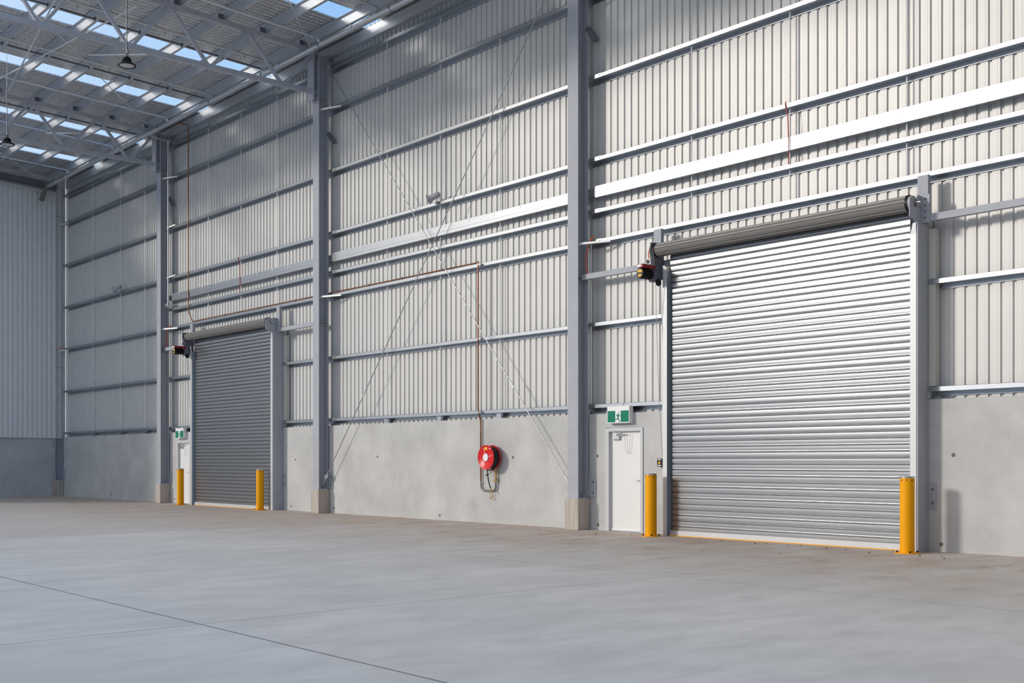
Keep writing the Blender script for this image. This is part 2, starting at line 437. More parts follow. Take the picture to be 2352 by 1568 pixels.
# trusses
def truss(x, which):
    t = thing('roof_truss', (x, -0.4, 11.76), 'grey steel lattice roof truss %s' % which, 'truss', 'roof trusses')
    yb = YEND + 0.1; w = 0.062
    MB().obox((x, -0.34, 11.765), (x, yb, 11.70), 2*w, 0.12).build('bottom_chord', M['chord'], t)
    zt = lambda y: purz(y) - 0.058
    MB().obox((x, -0.30, zt(.30)), (x, yb, zt(yb)), 2*w, 0.115).build('top_chord', M['chord'], t)
    bot = [-1.4 - 2.15*k for k in range(4)]; top = [-0.42] + [-2.48 - 2.16*k for k in range(4)]
    zb = lambda y: 11.765 - .006*abs(y) + .05
    for k, y in enumerate(bot):
        for yt in (top[k], top[k+1] if k+1 < len(top) else None):
            if yt is None: continue
            s = -1 if yt < y else 1
            MB().obox((x, y + s*.07, zb(y)), (x, yt - s*.05, zt(yt) - .05), 0.075, 0.085, (1,0,0)).build('web_member', M['chord'], t)
    mb = MB(); mb.box(x-.155, x+.155, -0.52, -0.50, 11.5, 12.86); mb.box(x-.155, x+.155, -0.36, -0.345, 11.5, 12.86); mb.box(x-.005, x+.005, -.5, -.36, 11.5, 12.86)
    mb.build('end_post', M['chord'], t)
    for (yy, zz) in ((-.43, 11.62), (-.43, 11.88), (-.43, 12.66)):
        MB().cyl((x+.155, yy, zz), (x+.18, yy, zz), .022, 6).build('bolt', M['darksteel'], t)
    for k, y in enumerate(PY):
        bx(x-.006, x+.006, y-.16, y-.01, purz(y)-.02, purz(y)+.16).build('purlin_cleat', M['darksteel'], t)
truss(COLX[1], 'on the column left of the far roller door')
truss(COLX[2], 'on the column between the far roller door and hose reel')

# roof bridging lines
for (x, lab) in ((2.2, 'above the far bay, nearest the end wall'), (7.0+1.95, 'above the far bay, close to the truss'), (14.2, 'midway above the far roller door bay'), (17.8, 'above the far roller door, near the skylight'), (26.5, 'above the hose reel bay')):
    mb = MB()
    for k in range(len(PY)-1):
        ya, yb = PY[k] - .01, PY[k+1] + .085
        mb.obox((x, ya, purz(ya) + .045), (x, yb, purz(yb) + .045), 0.05, 0.035)
        mb.box(x-.06, x+.06, PY[k+1]-.012, PY[k+1]-.003, purz(PY[k+1])+.0, purz(PY[k+1])+.1)
    tag(mb.build('roof_bridging', M['darksteel'], origin=(x, PY[0], 12.95)), 'thin dark bridging line crossing the purlins ' + lab, 'bridging', 'roof bridging')

# roof bracing rods
for (p, q, lab) in [((20.2,-5.47,12.83), (10.1,-6.55,12.84), 'long pale roof brace running between the two trusses'),
                    ((20.2,-7.3,12.84), (10.1,-5.55,12.84), 'pale roof brace crossing the other between the two trusses'),
                    ((23.6,-3.35,12.86), (20.42,-.45,12.70), 'thin roof brace down to the column left of the hose reel bay'),
                    ((20.2,-9.1,12.86), (17.2,-6.6,12.86), 'thin roof brace rod near the nearer truss, highest in the picture'),
                    ((16.8,-6.2,12.9), (10.2,-.5,12.76), 'thin roof brace rod running to the column left of the far roller door'),
                    ((15.77,-4.99,12.92), (17.4,-3.2,12.92), 'short pale roof brace under the purlins over the far roller door'),
                    ((5.5,-5.2,12.9), (0.2,-.6,12.8), 'thin roof brace rod running to the end wall corner'),
                    ((7.2,-3.2,12.93), (8.4,-2.0,12.90), 'short pale roof brace under the purlins over the far bay')]:
    mb = MB().cyl(p, q, 0.022 if 'pale' in lab else 0.013, 10)
    tag(mb.build('roof_brace', M['rod'], origin=p), lab, 'brace', 'roof braces')

# ---------------------------------------------------------------- columns
WHICH = ['in the corner by the end wall', 'left of the far roller door', 'between the far roller door and the hose reel', 'between the hose reel and the near roller door']
for i, x in enumerate(COLX):
    pl = MB().box(x-.21, x+(.22 if i == 0 else .19), -.48 if i == 0 else -0.38, -0.012, 0, 0.655)
    tag(pl.build('column_plinth', M['plinth'], origin=(x, -.2, 0), bevel=.008), 'short concrete plinth under the steel column ' + WHICH[i], 'plinth', 'column plinths')
    c = thing('steel_column', (x, -0.19, 0.655), 'tall grey steel column ' + WHICH[i], 'column', 'steel columns')
    zt = 12.85
    mb = MB(); z0 = 0.68
    mb.box(x-.155, x+.155, -0.345, -0.327, z0, zt); mb.box(x-.155, x+.155, -0.049, -0.032, z0, zt); mb.box(x-.005, x+.005, -0.327, -0.049, z0, zt)
    mb.build('shaft', M['steel'], c)
    bx(x-.19, x+.17, -0.37, -0.02, .655, .68).build('base_plate', M['steel'], c)
    for sx in (-.1, .1):
        for sy in (-.26, -.11):
            MB().cyl((x+sx, sy, .68), (x+sx, sy, .705), .026, 6).cyl((x+sx, sy, .705), (x+sx, sy, .75), .012, 8).build('anchor_bolt', M['chrome'], c)
    for zz in (5.36, 11.62):
        bx(x-.15, x+.15, -0.327, -0.049, zz-.006, zz+.006).build('stiffener_plate', M['steel'], c)
    for s in ((1,) if i == 0 else (-1, 1)):
        if i == 3 and s == -1: continue
        b = MB().box(x + s*.15 if s > 0 else x-.36, x+.36 if s > 0 else x-.15, -0.022, -0.004, .69, 1.11)
        p = b.build('fixing_bracket', M['steel'], c, bevel=.004)
        for zz in (.79, 1.01):
            MB().cyl((x+s*.28, -.04, zz), (x+s*.28, -.022, zz), .02, 6).build('bolt', M['darksteel'], p)
    if i == 0:
        for z0_ in (.69, 2.0):
            bx(0.0, 0.02, -0.5, -0.33, z0_, z0_+.3).build('fixing_bracket', M['steel'], c, bevel=.004)
    # flat fly braces from the inner flange to the girts
    for (zz, nm) in ((6.035, 'lower'), (11.262, 'upper')):
        mb = MB().obox((x+.10, -.29, zz-.012), (x+.80, -.035, zz-.012), .05, .006, (0,0,1))
        mb.obox((x+.10, -.29, zz+.012), (x+.80, -.035, zz+.012), .006, .042, (0,0,1))
        tag(mb.build('fly_brace', M['stiff'], origin=(x+.1, -.29, zz)), 'flat pale fly brace, %s girt, column %s' % (nm, WHICH[i]), 'brace', 'girt fly braces')
    if i > 0:
        mb = MB().obox((x+.14, -.04, 10.66), (x+.28, .08, 10.38), .09, .1, (1,0,0))
        tag(mb.build('strut', M['darksteel'], origin=(x+.14, -.04, 10.66)), 'short dark strut high at the column ' + WHICH[i], 'strut', 'dark column struts')

# ---------------------------------------------------------------- girts
GB = ['far bay by the end wall', 'far roller door bay', 'hose reel bay', 'near roller door bay']
def girt(x0, x1, z, label, lap=False):
    mb = MB(); t = .004
    mb.box(x0, x1, YIN, YCL-.002, z-t, z)                       # web
    mb.box(x0, x1, YIN, YIN+t, z, z+.073)                       # inner flange, up
    mb.box(x0, x1, YIN, YIN+.018, z+.073-t, z+.073)
    mb.box(x0, x1, YCL-.006, YCL-.002, z-.073, z)               # outer flange, down
    mb.box(x0, x1, YCL-.022, YCL-.002, z-.073, z-.073+t)
    r = thing('wall_girt', (x0, YIN, z), label, 'girt', 'wall girts')
    mb.build('rail', M['galv'], r)
    if lap:
        s = MB(); xa, xb = x0, x0+.52
        s.box(xa, xb, YIN-.004, YIN-.0005, z-.001, z+.076); s.box(xa, xb, YIN-.004, YCL-.006, z-.008, z-.0045)
        p = s.build('lap_sleeve', M['galv'], r)
        MB().cyl((xb-.05, YIN-.004, z+.036), (xb-.05, YIN-.012, z+.036), .011, 6).build('bolt', M['darksteel'], r)
    return r
for b in range(4):
    rows = [0,1,2,4,5,6,7] if b == 0 else ([0,1,2,3,4,5,6] if b == 3 else [0,1,2,3,4,5,6,7])
    x0 = COLX[b] + (.2 if b == 0 else .005); x1 = COLX[b+1] - .005 if b < 3 else 46
    for k, r in enumerate(rows):
        z = ROWZ[r]; dd = {1: (L0-.03, L1+.13), 3: (R0-.05, R1+.13)}.get(b)
        if r < 2 and dd:
            nm = 'far roller door' if b == 1 else 'near roller door'
            girt(x0, dd[0], z, 'short galvanised girt left of the %s, %s row above the concrete' % (nm, ORD[k]))
            girt(dd[1], x1, z, 'short galvanised girt right of the %s, %s row above the concrete' % (nm, ORD[k]))
        else:
            girt(x0, x1, z, 'galvanised wall girt in the %s, %s row above the concrete' % (GB[b], ORD[k]), b > 0)
    # bridging rods
    xs = {0: (3.0, 5.72, 7.95), 1: (12.95, 15.19, 17.44), 2: (23.15, 25.42, 27.68), 3: (33.37, 35.63, 37.90)}[b]
    for c, x in enumerate(xs):
        for k in range(len(rows)-1):
            if b in (1, 3) and rows[k] < 2: continue
            za, zb = ROWZ[rows[k]] + .001, ROWZ[rows[k+1]] - .0055
            mb = MB().cyl((x, .06, za), (x, .06, zb), .0125, 8)
            mb.box(x-.02, x+.02, .05, .09, za, za+.012); mb.box(x-.02, x+.02, .05, .09, zb-.012, zb)
            tag(mb.build('bridging_rod', M['stiff'], origin=(x, .06, za)), 'upright rod, %s of three, between %s and %s girts, %s' % (['left', 'middle', 'right'][c], ORD[k], ORD[k+1], GB[b]), 'bridging rod', 'girt bridging rods')
    # stubs under the lowest girt down to the concrete
    if b in (0, 2):
        for c, x in enumerate(xs):
            mb = MB().box(x-.09, x+.07, 0.02, 0.026, 2.452, 2.57); mb.box(x-.09, x-.084, 0.026, .1, 2.452, 2.57)
            tag(mb.build('girt_cleat', M['galv'], origin=(x, .02, 2.45)), 'small cleat on the concrete, %s of three, %s' % (['left', 'middle', 'right'][c], GB[b]), 'cleat', 'girt cleats')
    # wide beam
    if b > 0:
        xa = {1: 10.42, 2: 20.66, 3: 30.84}[b]
        w = thing('wide_beam', (xa, YIN, 7.02), 'wide galvanised channel beam across the %s' % GB[b], 'beam', 'wide channel beams')
        mb = MB(); xe = x1
        mb.box(xa, xe, -.034, -.030, 7.02, 7.255); mb.box(xa, xe, -.030, .06, 7.02, 7.024); mb.box(xa, xe, -.030, .06, 7.251, 7.255)
        mb.box(xa, xe, -.040, -.034, 7.10, 7.108)
        mb.build('channel', M['galv'], w)
        MB().box(xa, xe, -.036, .0, 7.255, 7.259).build('top_strip', M['clip'], w)
        n = 10
        for j in range(n):
            xx = xa + .45 + j * (COLX[b] + 10.2 - xa - .6) / n
            MB().box(xx-.012, xx+.012, -.038, -.034, 7.19, 7.258).build('clip', M['clip'], w)
        MB().box(xa-.24, xa, -.034, .06, 7.05, 7.22).build('end_cleat', M['galv'], w)

# ---------------------------------------------------------------- roller doors
def roller_door(x0, x1, which, other):
    d = thing('roller_door', (x0, -.28, 0), 'large closed galvanised roller shutter door, %s' % which, 'roller door', 'roller doors')
    # curtain
    pts = []; z = .10; p = .110
    while z < 5.42:
        j = random.uniform(-.0006, .0006)
        pts += [(-.27 + j*(2*q/6-1) - .0011*(1-(2*q/6-1)**2), z + .072*q/6) for q in range(7)]
        pts += [(-.248, z+.074), (-.248, z+.081), (-.277, z+.085), (-.280, z+.091), (-.277, z+.095), (-.248, z+.098), (-.248, z+.104), (-.27, z+.1085)]
        z += p
    mb = MB(); n = len(pts)
    mb.add([(x0+.06, y, zz) for y, zz in pts] + [(x1-.06, y, zz) for y, zz in pts], [(i, i+1, n+i+1, n+i) for i in range(n-1)], True)
    mb.build('curtain', M['curtain'], d)
    MB().box(x0+.06, x1-.06, -.285, -.255, .014, .105).build('bottom_rail', M['guide'], d)
    MB().box(x0+.04, x1-.04, -.295, -.24, 0, .014).build('bottom_seal', M['yellow'], d)
    for s, xx in ((1, x0), (-1, x1)):
        gd = MB(); a, b = (xx-.05, xx+.055) if s > 0 else (xx-.01, xx+.095)
        gd.box(a, b, -.365, -.358, 0, 5.08)
        e = a if s > 0 else b
        gd.box(min(e, e+s*.006), max(e, e+s*.006), -.358, -.21, 0, 5.08)
        gd.box(a, b, -.216, -.21, 0, 5.08)
        # flared bell mouth
        fo = (b if s > 0 else a)
        gd.add([(a,-.362,5.08),(b,-.362,5.08),(b - (.05 if s > 0 else 0),-.375,5.26),(a + (0 if s > 0 else .05),-.375,5.26)], [(0,1,2,3)])
        gd.build('guide', M['guide'], d)
    # barrel
    R = .135; yc, zc = -.43, 5.565; prof = []
    for k in range(48):
        t = 2*PI*k/48; rr = R * (.90 if k % 6 == 0 else 1.0); prof.append((yc + rr*math.cos(t), zc + rr*math.sin(t)))
    MB().prism(prof, 'x', x0-.10, x1+.0).build('drum', M['drum'], d)
    e = MB(); e.cyl((x1, yc, zc), (x1+.085, yc, zc), .118, 28); e.build('drum_end', M['horn'], d)
    MB().cyl((x1+.0, yc, zc), (x1+.03, yc, zc), .14, 28).build('drum_rim', M['black'], d)
    MB().cyl((x0-.125, yc, zc), (x0-.10, yc, zc), .142, 28).cyl((x0-.21, yc, zc), (x0-.185, yc, zc), .148, 28).build('drum_rim', M['black'], d)
    MB().cyl((x0-.26, yc, zc), (x1+.2, yc, zc), .022, 12).build('axle', M['chrome'], d)
    # right end bracket: U shaped saddle plate
    xb = x1 + .10
    plate = [(-.60, 5.33), (-.60, 5.60), (-.50, 5.60), (-.475, 5.50), (-.385, 5.50), (-.36, 5.70), (-.20, 5.70), (-.20, 5.27), (-.40, 5.27)]
    MB().prism(plate, 'x', xb, xb+.012).build('end_bracket', M['steel'], d)
    bp = MB().box(xb+.0, xb+.14, -.212, -.198, 5.27, 5.72).build('bracket_plate', M['steel'], d)
    for zz in (5.35, 5.45, 5.55, 5.65): MB().cyl((xb+.07, -.235, zz), (xb+.07, -.212, zz), .014, 6).build('bolt', M['darksteel'], bp)
    # left end bracket and drive
    xl = x0 - .165
    MB().prism([(-.60, 5.70), (-.2, 5.70), (-.2, 5.02), (-.36, 4.98), (-.50, 5.02)], 'x', xl-.006, xl+.006).build('end_bracket', M['darksteel'], d)
    MB().prism([(-.56, 5.56), (-.36, 5.56), (-.40, 5.03), (-.50, 5.03)], 'x', xl+.02, xl+.035).build('chain_guard', M['darksteel'], d)
    ch = []
    for k in range(25): t = PI*k/24; ch.append((xl-.03, yc - .15*math.cos(t), zc + .15*math.sin(t)))
    ch += [(xl-.03, yc+.07, 5.06), (xl-.03, yc, 5.0), (xl-.03, yc-.07, 5.06)]
    MB().tube(ch, .010, 6, True).build('drive_chain', M['darksteel'], d)
    mx = xl - .04
    mo = MB().cyl((mx, -.86, 5.085), (mx, -.54, 5.085), .088, 20).build('motor', M['black'], d)
    f = MB()
    for k in range(14):
        t = 2*PI*k/14; ux, uz = math.cos(t), math.sin(t)
        f.obox((mx+.09*ux, -.84, 5.085+.09*uz), (mx+.09*ux, -.56, 5.085+.09*uz), .007, .02, (ux, 0, uz))
    f.build('cooling_fins', M['black'], mo)
    # warning label on the motor end: yellow segments on black
    for (a0, a1) in ((.12, .88), (1.25, 1.75)):
        arc = [PI*(a0 + (a1-a0)*k/8) for k in range(9)]
        lm = MB().add([(mx + .07*math.cos(t), -.862, 5.085 + .07*math.sin(t)) for t in arc] + [(mx + .022*math.cos(t), -.862, 5.085 + .022*math.sin(t)) for t in arc[::-1]], [tuple(range(18))])
        lm.build('label', M['label_yellow'], mo)
    hb = MB().box(mx-.07, mx+.10, -.88, -.50, 5.185, 5.255).build('motor_cover', M['motorred'], d, bevel=.01)
    MB().box(mx-.055, mx+.05, -.883, -.879, 5.195, 5.245).build('label', M['white'], hb)
    MB().box(xl-.22, xl-.07, -.50, -.40, 5.30, 5.42).build('limit_box', M['white'], d, bevel=.02)
    MB().cyl((xl-.15, -.515, 5.36), (xl-.15, -.50, 5.36), .04, 16).build('limit_dial', M['black'], d)
    gx = MB().prism([(-.55, 5.16), (-.38, 5.16), (-.35, 5.02), (-.42, 4.95), (-.52, 4.95), (-.56, 5.02)], 'x', xl-.10, xl+.04).build('gearbox', M['darksteel'], d)
    for (yy, zz) in ((-.5, 5.1), (-.41, 5.1), (-.5, 5.0), (-.42, 4.99)): MB().cyl((xl+.04, yy, zz), (xl+.055, yy, zz), .014, 6).build('bolt', M['chrome'], gx)
    MB().cyl((xl+.06, -.44, 4.93), (xl+.085, -.44, 4.93), .07, 20).cyl((xl+.03, -.44, 4.93), (xl+.06, -.44, 4.93), .045, 16).build('chain_wheel', M['black'], d)
    MB().tube([(xl-.10, -.40, 5.68), (xl-.17, -.42, 5.63), (xl-.19, -.44, 5.52), (xl-.16, -.45, 5.42)], .011, 8).tube([(xl-.06, -.40, 5.66), (xl-.12, -.42, 5.60), (xl-.13, -.44, 5.52), (xl-.12, -.45, 5.42)], .011, 8).build('motor_cable', M['orange'], d)
    # hand chain, links as beads on two strands that meet at the control box
    hc = MB()
    def strand(p, q, sag):
        p, q = Vector(p), Vector(q); L = (q-p).length; k = int(L/.05)
        for j in range(k):
            a = p.lerp(q, j/k); b2 = p.lerp(q, (j+.72)/k)
            off = Vector((sag*math.sin(PI*j/k), 0, 0))
            hc.cyl(a+off, b2+off, .0075, 5)
    xc = x0 - .30
    strand((xl+.0, -.44, 4.9), (xc+.02, -.10, 1.52), -.03)
    strand((xl+.12, -.44, 4.9), (xc+.10, -.10, 1.52), .02)
    hc.build('hand_chain', M['chrome'], d)
    # steel frame of the opening
    for nm, xx in (('left', x0), ('right', x1)):
        a, b = (xx-.042, xx-.012) if nm == 'left' else (xx+.098, xx+.112)
        j = thing('door_jamb', ((a+b)/2, -.12, 0), 'grey steel jamb post at the %s side of the %s' % (nm, other), 'door jamb', 'door jamb posts')
        mb = MB(); mb.box(a, b, -.355 if nm == 'right' else -.205, -.005, 0, 5.27); mb.build('post', M['steel'], j)
        if nm == 'right':
            mb = MB(); mb.box(b, b+.008, -.355, -.20, 0, 5.25); mb.build('flange', M['steel'], j)
            br = bx(b, b+.135, -.02, -.004, .68, 1.10).build('fixing_bracket', M['steel'], j, bevel=.004)
            for zz in (.78, 1.0): MB().cyl((b+.08, -.04, zz), (b+.08, -.02, zz), .02, 6).build('bolt', M['darksteel'], br)
            bx(b+.01, b+.12, -.005, .135, 2.66, 5.2).build('flashing', M['flash'], j)
        hx = (xx-.44, xx-.25) if nm == 'left' else (xx+.02, xx+.20)
        tag(bx(hx[0], hx[1], -.185, -.10, 5.40, 6.045).build('hanger_post', M['steel'], origin=(hx[0], -.14, 5.4)), 'grey hanger post above the %s end of the %s, under the girt' % (nm, other), 'hanger post', 'door hanger posts')
    bx(x0-.06, x0+.10, .02, .15, 0, 5.42).build('side_flashing', M['flash'], d); bx(x1-.10, x1+.115, .02 if x1 > 30 else .02, .128, 2.46, 5.42).build('side_flashing', M['flash'], d); bx(x1-.10, x1+.015, .02, .128, 0, 2.46).build('side_flashing', M['flash'], d)
    bx(x0-.1, x1+.1, -.0, .16, 5.40, 5.46).build('head_flashing', M['flash'], d)
    return d
roller_door(R0, R1, 'the near one on the right', 'near roller door')
roller_door(L0, L1, 'the far one on the left', 'far roller door')
for (xa, xb, lab) in ((COLX[1]+.02, COLX[2]-.02, 'far'), (COLX[3]+.02, 46, 'near')):
    tag(bx(xa, xb, -.196, -.10, 5.29, 5.40).build('door_head_tube', M['steel'], origin=(xa, -.15, 5.34)), 'grey horizontal head tube at the top of the %s roller door' % lab, 'beam', 'door head tubes')

# control boxes with conduit
for (x0, lab) in ((R0, 'near'), (L0, 'far')):
    c = thing('control_box', (x0-.35, -.05, 1.42), 'small black door control box on the concrete beside the %s roller door' % lab, 'control box', 'door control boxes')
    xb = x0 - .38
    bx(xb-.06, xb+.09, -.09, -.001, 1.345, 1.505).build('casing', M['black'], c, bevel=.008)
    MB().add([(xb-.03,-.092,1.40),(xb+.035,-.092,1.40),(xb+.002,-.092,1.46)], [(0,1,2)]).build('warning_sign', M['label_yellow'], c)
    bx(xb-.04, xb+.045, -.0925, -.0905, 1.475, 1.492).build('label', M['white'], c)
    bx(xb-.04, xb+.045, -.0925, -.0905, 1.36, 1.378).build('label', M['white'], c)
    MB().tube([(xb+.06, -.05, 1.50), (xb+.06, -.05, 3.4), (xb+.06, -.05, 5.2)], .012, 8).build('conduit', M['white'], c)

# ---------------------------------------------------------------- personnel doors
def pdoor(n, x0, x1, lab):
    d = thing('door_%d' % n, (x0, 0, 0), lab, 'door', kind='structure')
    f = MB(); z1 = 2.14
    f.box(x0-.10, x0, -.018, .12, 0, z1); f.box(x1, x1+.07, -.018, .12, 0, z1); f.box(x0, x1, -.018, .12, 2.07, z1)
    f.build('frame', M['frame'], d)
    MB().box(x0, x1, .06, .10, .01, 2.07).build('leaf', M['door'], d)
    MB().box(x0, x1, .045, .06, .01, .05).build('kick_strip', M['white'], d)
    h = MB().box(x1-.05, x1-.02, .04, .06, 1.03, 1.10); h.cyl((x1-.035, .06, 1.065), (x1-.035, .0, 1.065), .012, 10); h.cyl((x1-.03, .005, 1.065), (x1-.16, .005, 1.065), .011, 10)
    h.build('handle', M['chrome'], d)
    cl = MB().box(x0+.08, x0+.27, .0, .06, 1.90, 1.98).build('door_closer', M['chrome'], d, bevel=.006)
    MB().obox((x0+.2, .02, 1.985), (x0+.42, -.05, 2.03), .03, .012).obox((x0+.42, -.05, 2.03), (x0+.10, -.015, 2.045), .03, .012).build('arm', M['chrome'], cl)
    ch = MB(); pts = []
    for s in range(33):
        t = s/32; pts.append((x0+.42+.16*t, .02, 2.03 - .40*(1-(2*t-1)**4)))
    for a, b2 in zip(pts[::1], pts[1::1]):
        a, b2 = Vector(a), Vector(b2); ch.cyl(a, a.lerp(b2, .75), .005, 5)
    ch.build('retaining_chain', M['chrome'], d)
pdoor(1, 10.82, 11.70, 'white personnel door with grey frame left of the far roller door')
pdoor(2, 31.22, 32.10, 'white personnel door with grey frame left of the near roller door')

# ---------------------------------------------------------------- exit signs
def exit_sign(x0, lab):
    e = thing('exit_sign', (x0+.31, -.02, 2.24), lab, 'exit sign', 'exit signs')
    x1 = x0 + .62; yf = -.125
    MB().box(x0, x1, yf, -.002, 2.235, 2.585).build('housing', M['white'], e, bevel=.004)
    y = yf - .002
    bx(x0+.015, x1-.015, y, yf, 2.255, 2.49).build('green_panel', M['green'], e)
    dx0, dx1 = x0+.235, x0+.385
    bx(dx0, dx1, y-.002, y, 2.25, 2.49).build('doorway_symbol', M['white'], e)
    r = MB(); yy0, yy1 = y-.004, y-.002
    lay = [0]
    def poly(pts):
        lay[0] += 1; r.prism([(dx0 + u*.15, 2.25 + w*.24) for u, w in pts], 'y', yy0 - .0002*lay[0], yy1)
    hd = [(.66 + .085*math.cos(t), .86 + .06*math.sin(t)) for t in [2*PI*k/14 for k in range(14)]]
    poly(hd)
    poly([(.38,.72),(.62,.74),(.72,.66),(.62,.40),(.42,.44)])          # trunk
    poly([(.42,.73),(.30,.68),(.12,.52),(.20,.49),(.36,.61),(.46,.66)])  # rear arm
    poly([(.66,.70),(.80,.58),(1.0,.60),(1.0,.55),(.78,.52),(.62,.62)])  # front arm
    poly([(.44,.46),(.62,.44),(.74,.24),(.84,.10),(.74,.08),(.60,.22)])  # front leg
    poly([(.84,.10),(.74,.08),(.60,.02),(.64,-.0),(.82,.04)])
    poly([(.42,.46),(.56,.42),(.42,.24),(-.05,.22),(-.16,.18),(-.1,.27),(.34,.31)])  # rear leg
    r.build('running_person_symbol', M['green'], e)
    MB().tube([(x0+.36, -.06, 2.585), (x0+.36, -.05, 2.64), (x0+.33, -.045, 2.70)], .007, 6).build('power_cord', M['white'], e)
exit_sign(31.28, 'green and white running-person exit sign over the near personnel door')
exit_sign(10.86, 'green and white running-person exit sign over the far personnel door')

# ---------------------------------------------------------------- bollards
def bollard(x, y, lab):
    b = thing('bollard', (x, y, 0), lab, 'bollard', 'yellow bollards')
    MB().lathe([(0, 0), (.19, 0), (.19, .014), (.112, .014)], (x, y, 0), n=36).build('base_plate', M['yellow'], b)
    MB().lathe([(.112, .012), (.112, 1.185)], (x, y, 0), n=36).build('post', M['yellow'], b)
    MB().lathe([(.1135, 1.185), (.1135, 1.212), (.105, 1.216), (0, 1.216)], (x, y, 0), n=36).build('cap', M['chrome'], b)
    for k in range(4):
        t = PI/4 + k*PI/2; bxx, byy = x + .155*math.cos(t), y + .155*math.sin(t)
        MB().cyl((bxx, byy, .014), (bxx, byy, .04), .017, 6).build('bolt', M['black'], b)
    for k in range(8):           # warning marks around the top: triangles and no-entry glyphs in turn
        t = -PI*.62 + k*2*PI/8; r = .1132
        def P(u, z): a = t + u/r; return (x + r*math.cos(a), y + r*math.sin(a), z)
        mb = MB()
        if k % 2 == 0: mb.add([P(-.02, 1.135), P(.02, 1.135), P(0, 1.175)], [(0,1,2)])
        else:
            mb.add([P(-.018, 1.172), P(-.010, 1.172), P(.018, 1.142), P(.010, 1.142)], [(0,1,2,3)])
            mb.add([P(.018, 1.172), P(.010, 1.172), P(-.018, 1.142), P(-.010, 1.142)], [(0,1,2,3)])
            mb.add([P(-.025, 1.133), P(.025, 1.133), P(.025, 1.129), P(-.025, 1.129)], [(0,1,2,3)])
        mb.build('warning_mark', M['mark'], b)
bollard(32.95, -.655, 'yellow bollard between the near personnel door and the near roller door')
bollard(38.31, -.67, 'yellow bollard at the right edge of the near roller door')
bollard(12.18, -.56, 'yellow bollard in front of the far personnel door')
bollard(17.50, -.55, 'yellow bollard at the right edge of the far roller door')

# ---------------------------------------------------------------- hose reel
h = thing('hose_reel', (27.58, -.02, 1.54), 'red fire hose reel with black hose on the concrete wall', 'hose reel')
cx, cz = 27.58, 1.54
def disc(y, nm, hub):
    p = [(0, -.006), (.255, -.006), (.272, -.02), (.283, -.02), (.285, .0), (.272, .0), (.26, .006), (0, .006)]
    return MB().lathe(p, (cx, y, cz), (0,1,0), n=48).build(nm, M['red'], h)
fd = disc(-.285, 'front_disc', True); disc(-.09, 'rear_disc', False)
for k in range(7):
    t = PI/2 + .42 + 2*PI*k/7
    MB().obox((cx + .07*math.cos(t), -.2925, cz + .07*math.sin(t)), (cx + .235*math.cos(t), -.2925, cz + .235*math.sin(t)), .007, .005, (0,1,0)).build('spoke_rib', M['white'] if k in (0, 2, 5) else M['red'], fd)
MB().lathe([(0, 0), (.085, 0), (.092, .008), (.092, .02)], (cx, -.312, cz), (0,1,0), n=32).build('hub_cover', M['white'], h)
for k in range(4):
    t = PI/4 + PI/2*k
    MB().cyl((cx+.06*math.cos(t), -.318, cz+.06*math.sin(t)), (cx+.06*math.cos(t), -.31, cz+.06*math.sin(t)), .006, 6).build('bolt', M['horn'], h)
bx(cx-.055, cx+.045, -.2935, -.290, cz+.175, cz+.235).build('label', M['label_yellow'], h)
bx(cx+.11, cx+.15, -.2935, -.290, cz+.19, cz+.215).build('label', M['white'], h)
coil = MB()
pts = []
for lay in range(4):
    for w in range(6):
        y = -.255 + w*.027 + (.012 if lay % 2 else 0); r = .16 + lay*.026
        coil.tube([(cx + r*math.cos(a), y, cz + r*math.sin(a)) for a in [2*PI*k/40 for k in range(40)]], .0145, 8, True)
coil.build('hose_coil', M['rubber'], h)
MB().cyl((cx, -.28, cz), (cx, -.002, cz), .05, 20).box(cx-.06, cx+.06, -.03, -.001, cz-.26, cz+.12).build('wall_bracket', M['red'], h)
MB().tube([(cx-.02,-.20,1.30),(cx-.05,-.22,1.265),(cx+.03,-.2,1.235),(cx+.09,-.15,1.25),(cx+.13,-.14,1.30)], .014, 8).tube([(cx-.13,-.15,1.29),(cx-.12,-.15,1.22),(cx-.09,-.15,1.05),(cx-.04,-.15,.90),(cx-.01,-.14,.82)], .014, 8).build('hose_tail', M['rubber'], h)
MB().cyl((cx-.01,-.14,.82), (cx+.03,-.13,.72), .014, 12, .010).build('nozzle', M['brass'], h)
MB().tube([(cx+.09,-.06,1.25),(cx-.12,-.16,1.13)], .005, 6).cyl((cx-.08,-.145,1.145),(cx-.15,-.175,1.12), .014, 10).build('valve_lever', M['black'], h)
MB().cyl((cx+.08,-.06,1.05),(cx+.08,-.06,1.30), .026, 14).cyl((cx+.08,-.06,.98),(cx+.08,-.06,1.06), .034, 8).cyl((cx+.03,-.09,.985),(cx+.13,-.05,.985), .016, 10).build('stop_valve', M['brass'], h)
MB().cyl((cx+.08,-.06,1.28),(cx+.08,-.06,1.34), .03, 12).cyl((cx+.10,-.09,1.29),(cx+.14,-.10,1.30), .018, 10).build('valve_cap', M['chrome'], h)
MB().tube([(cx-.12,-.05,.75),(cx-.12,-.06,.62),(cx-.10,-.08,.575),(cx-.05,-.08,.575),(cx-.035,-.07,.62),(cx-.03,-.05,.70)], .009, 8).build('drain_loop', M['brass'], h)

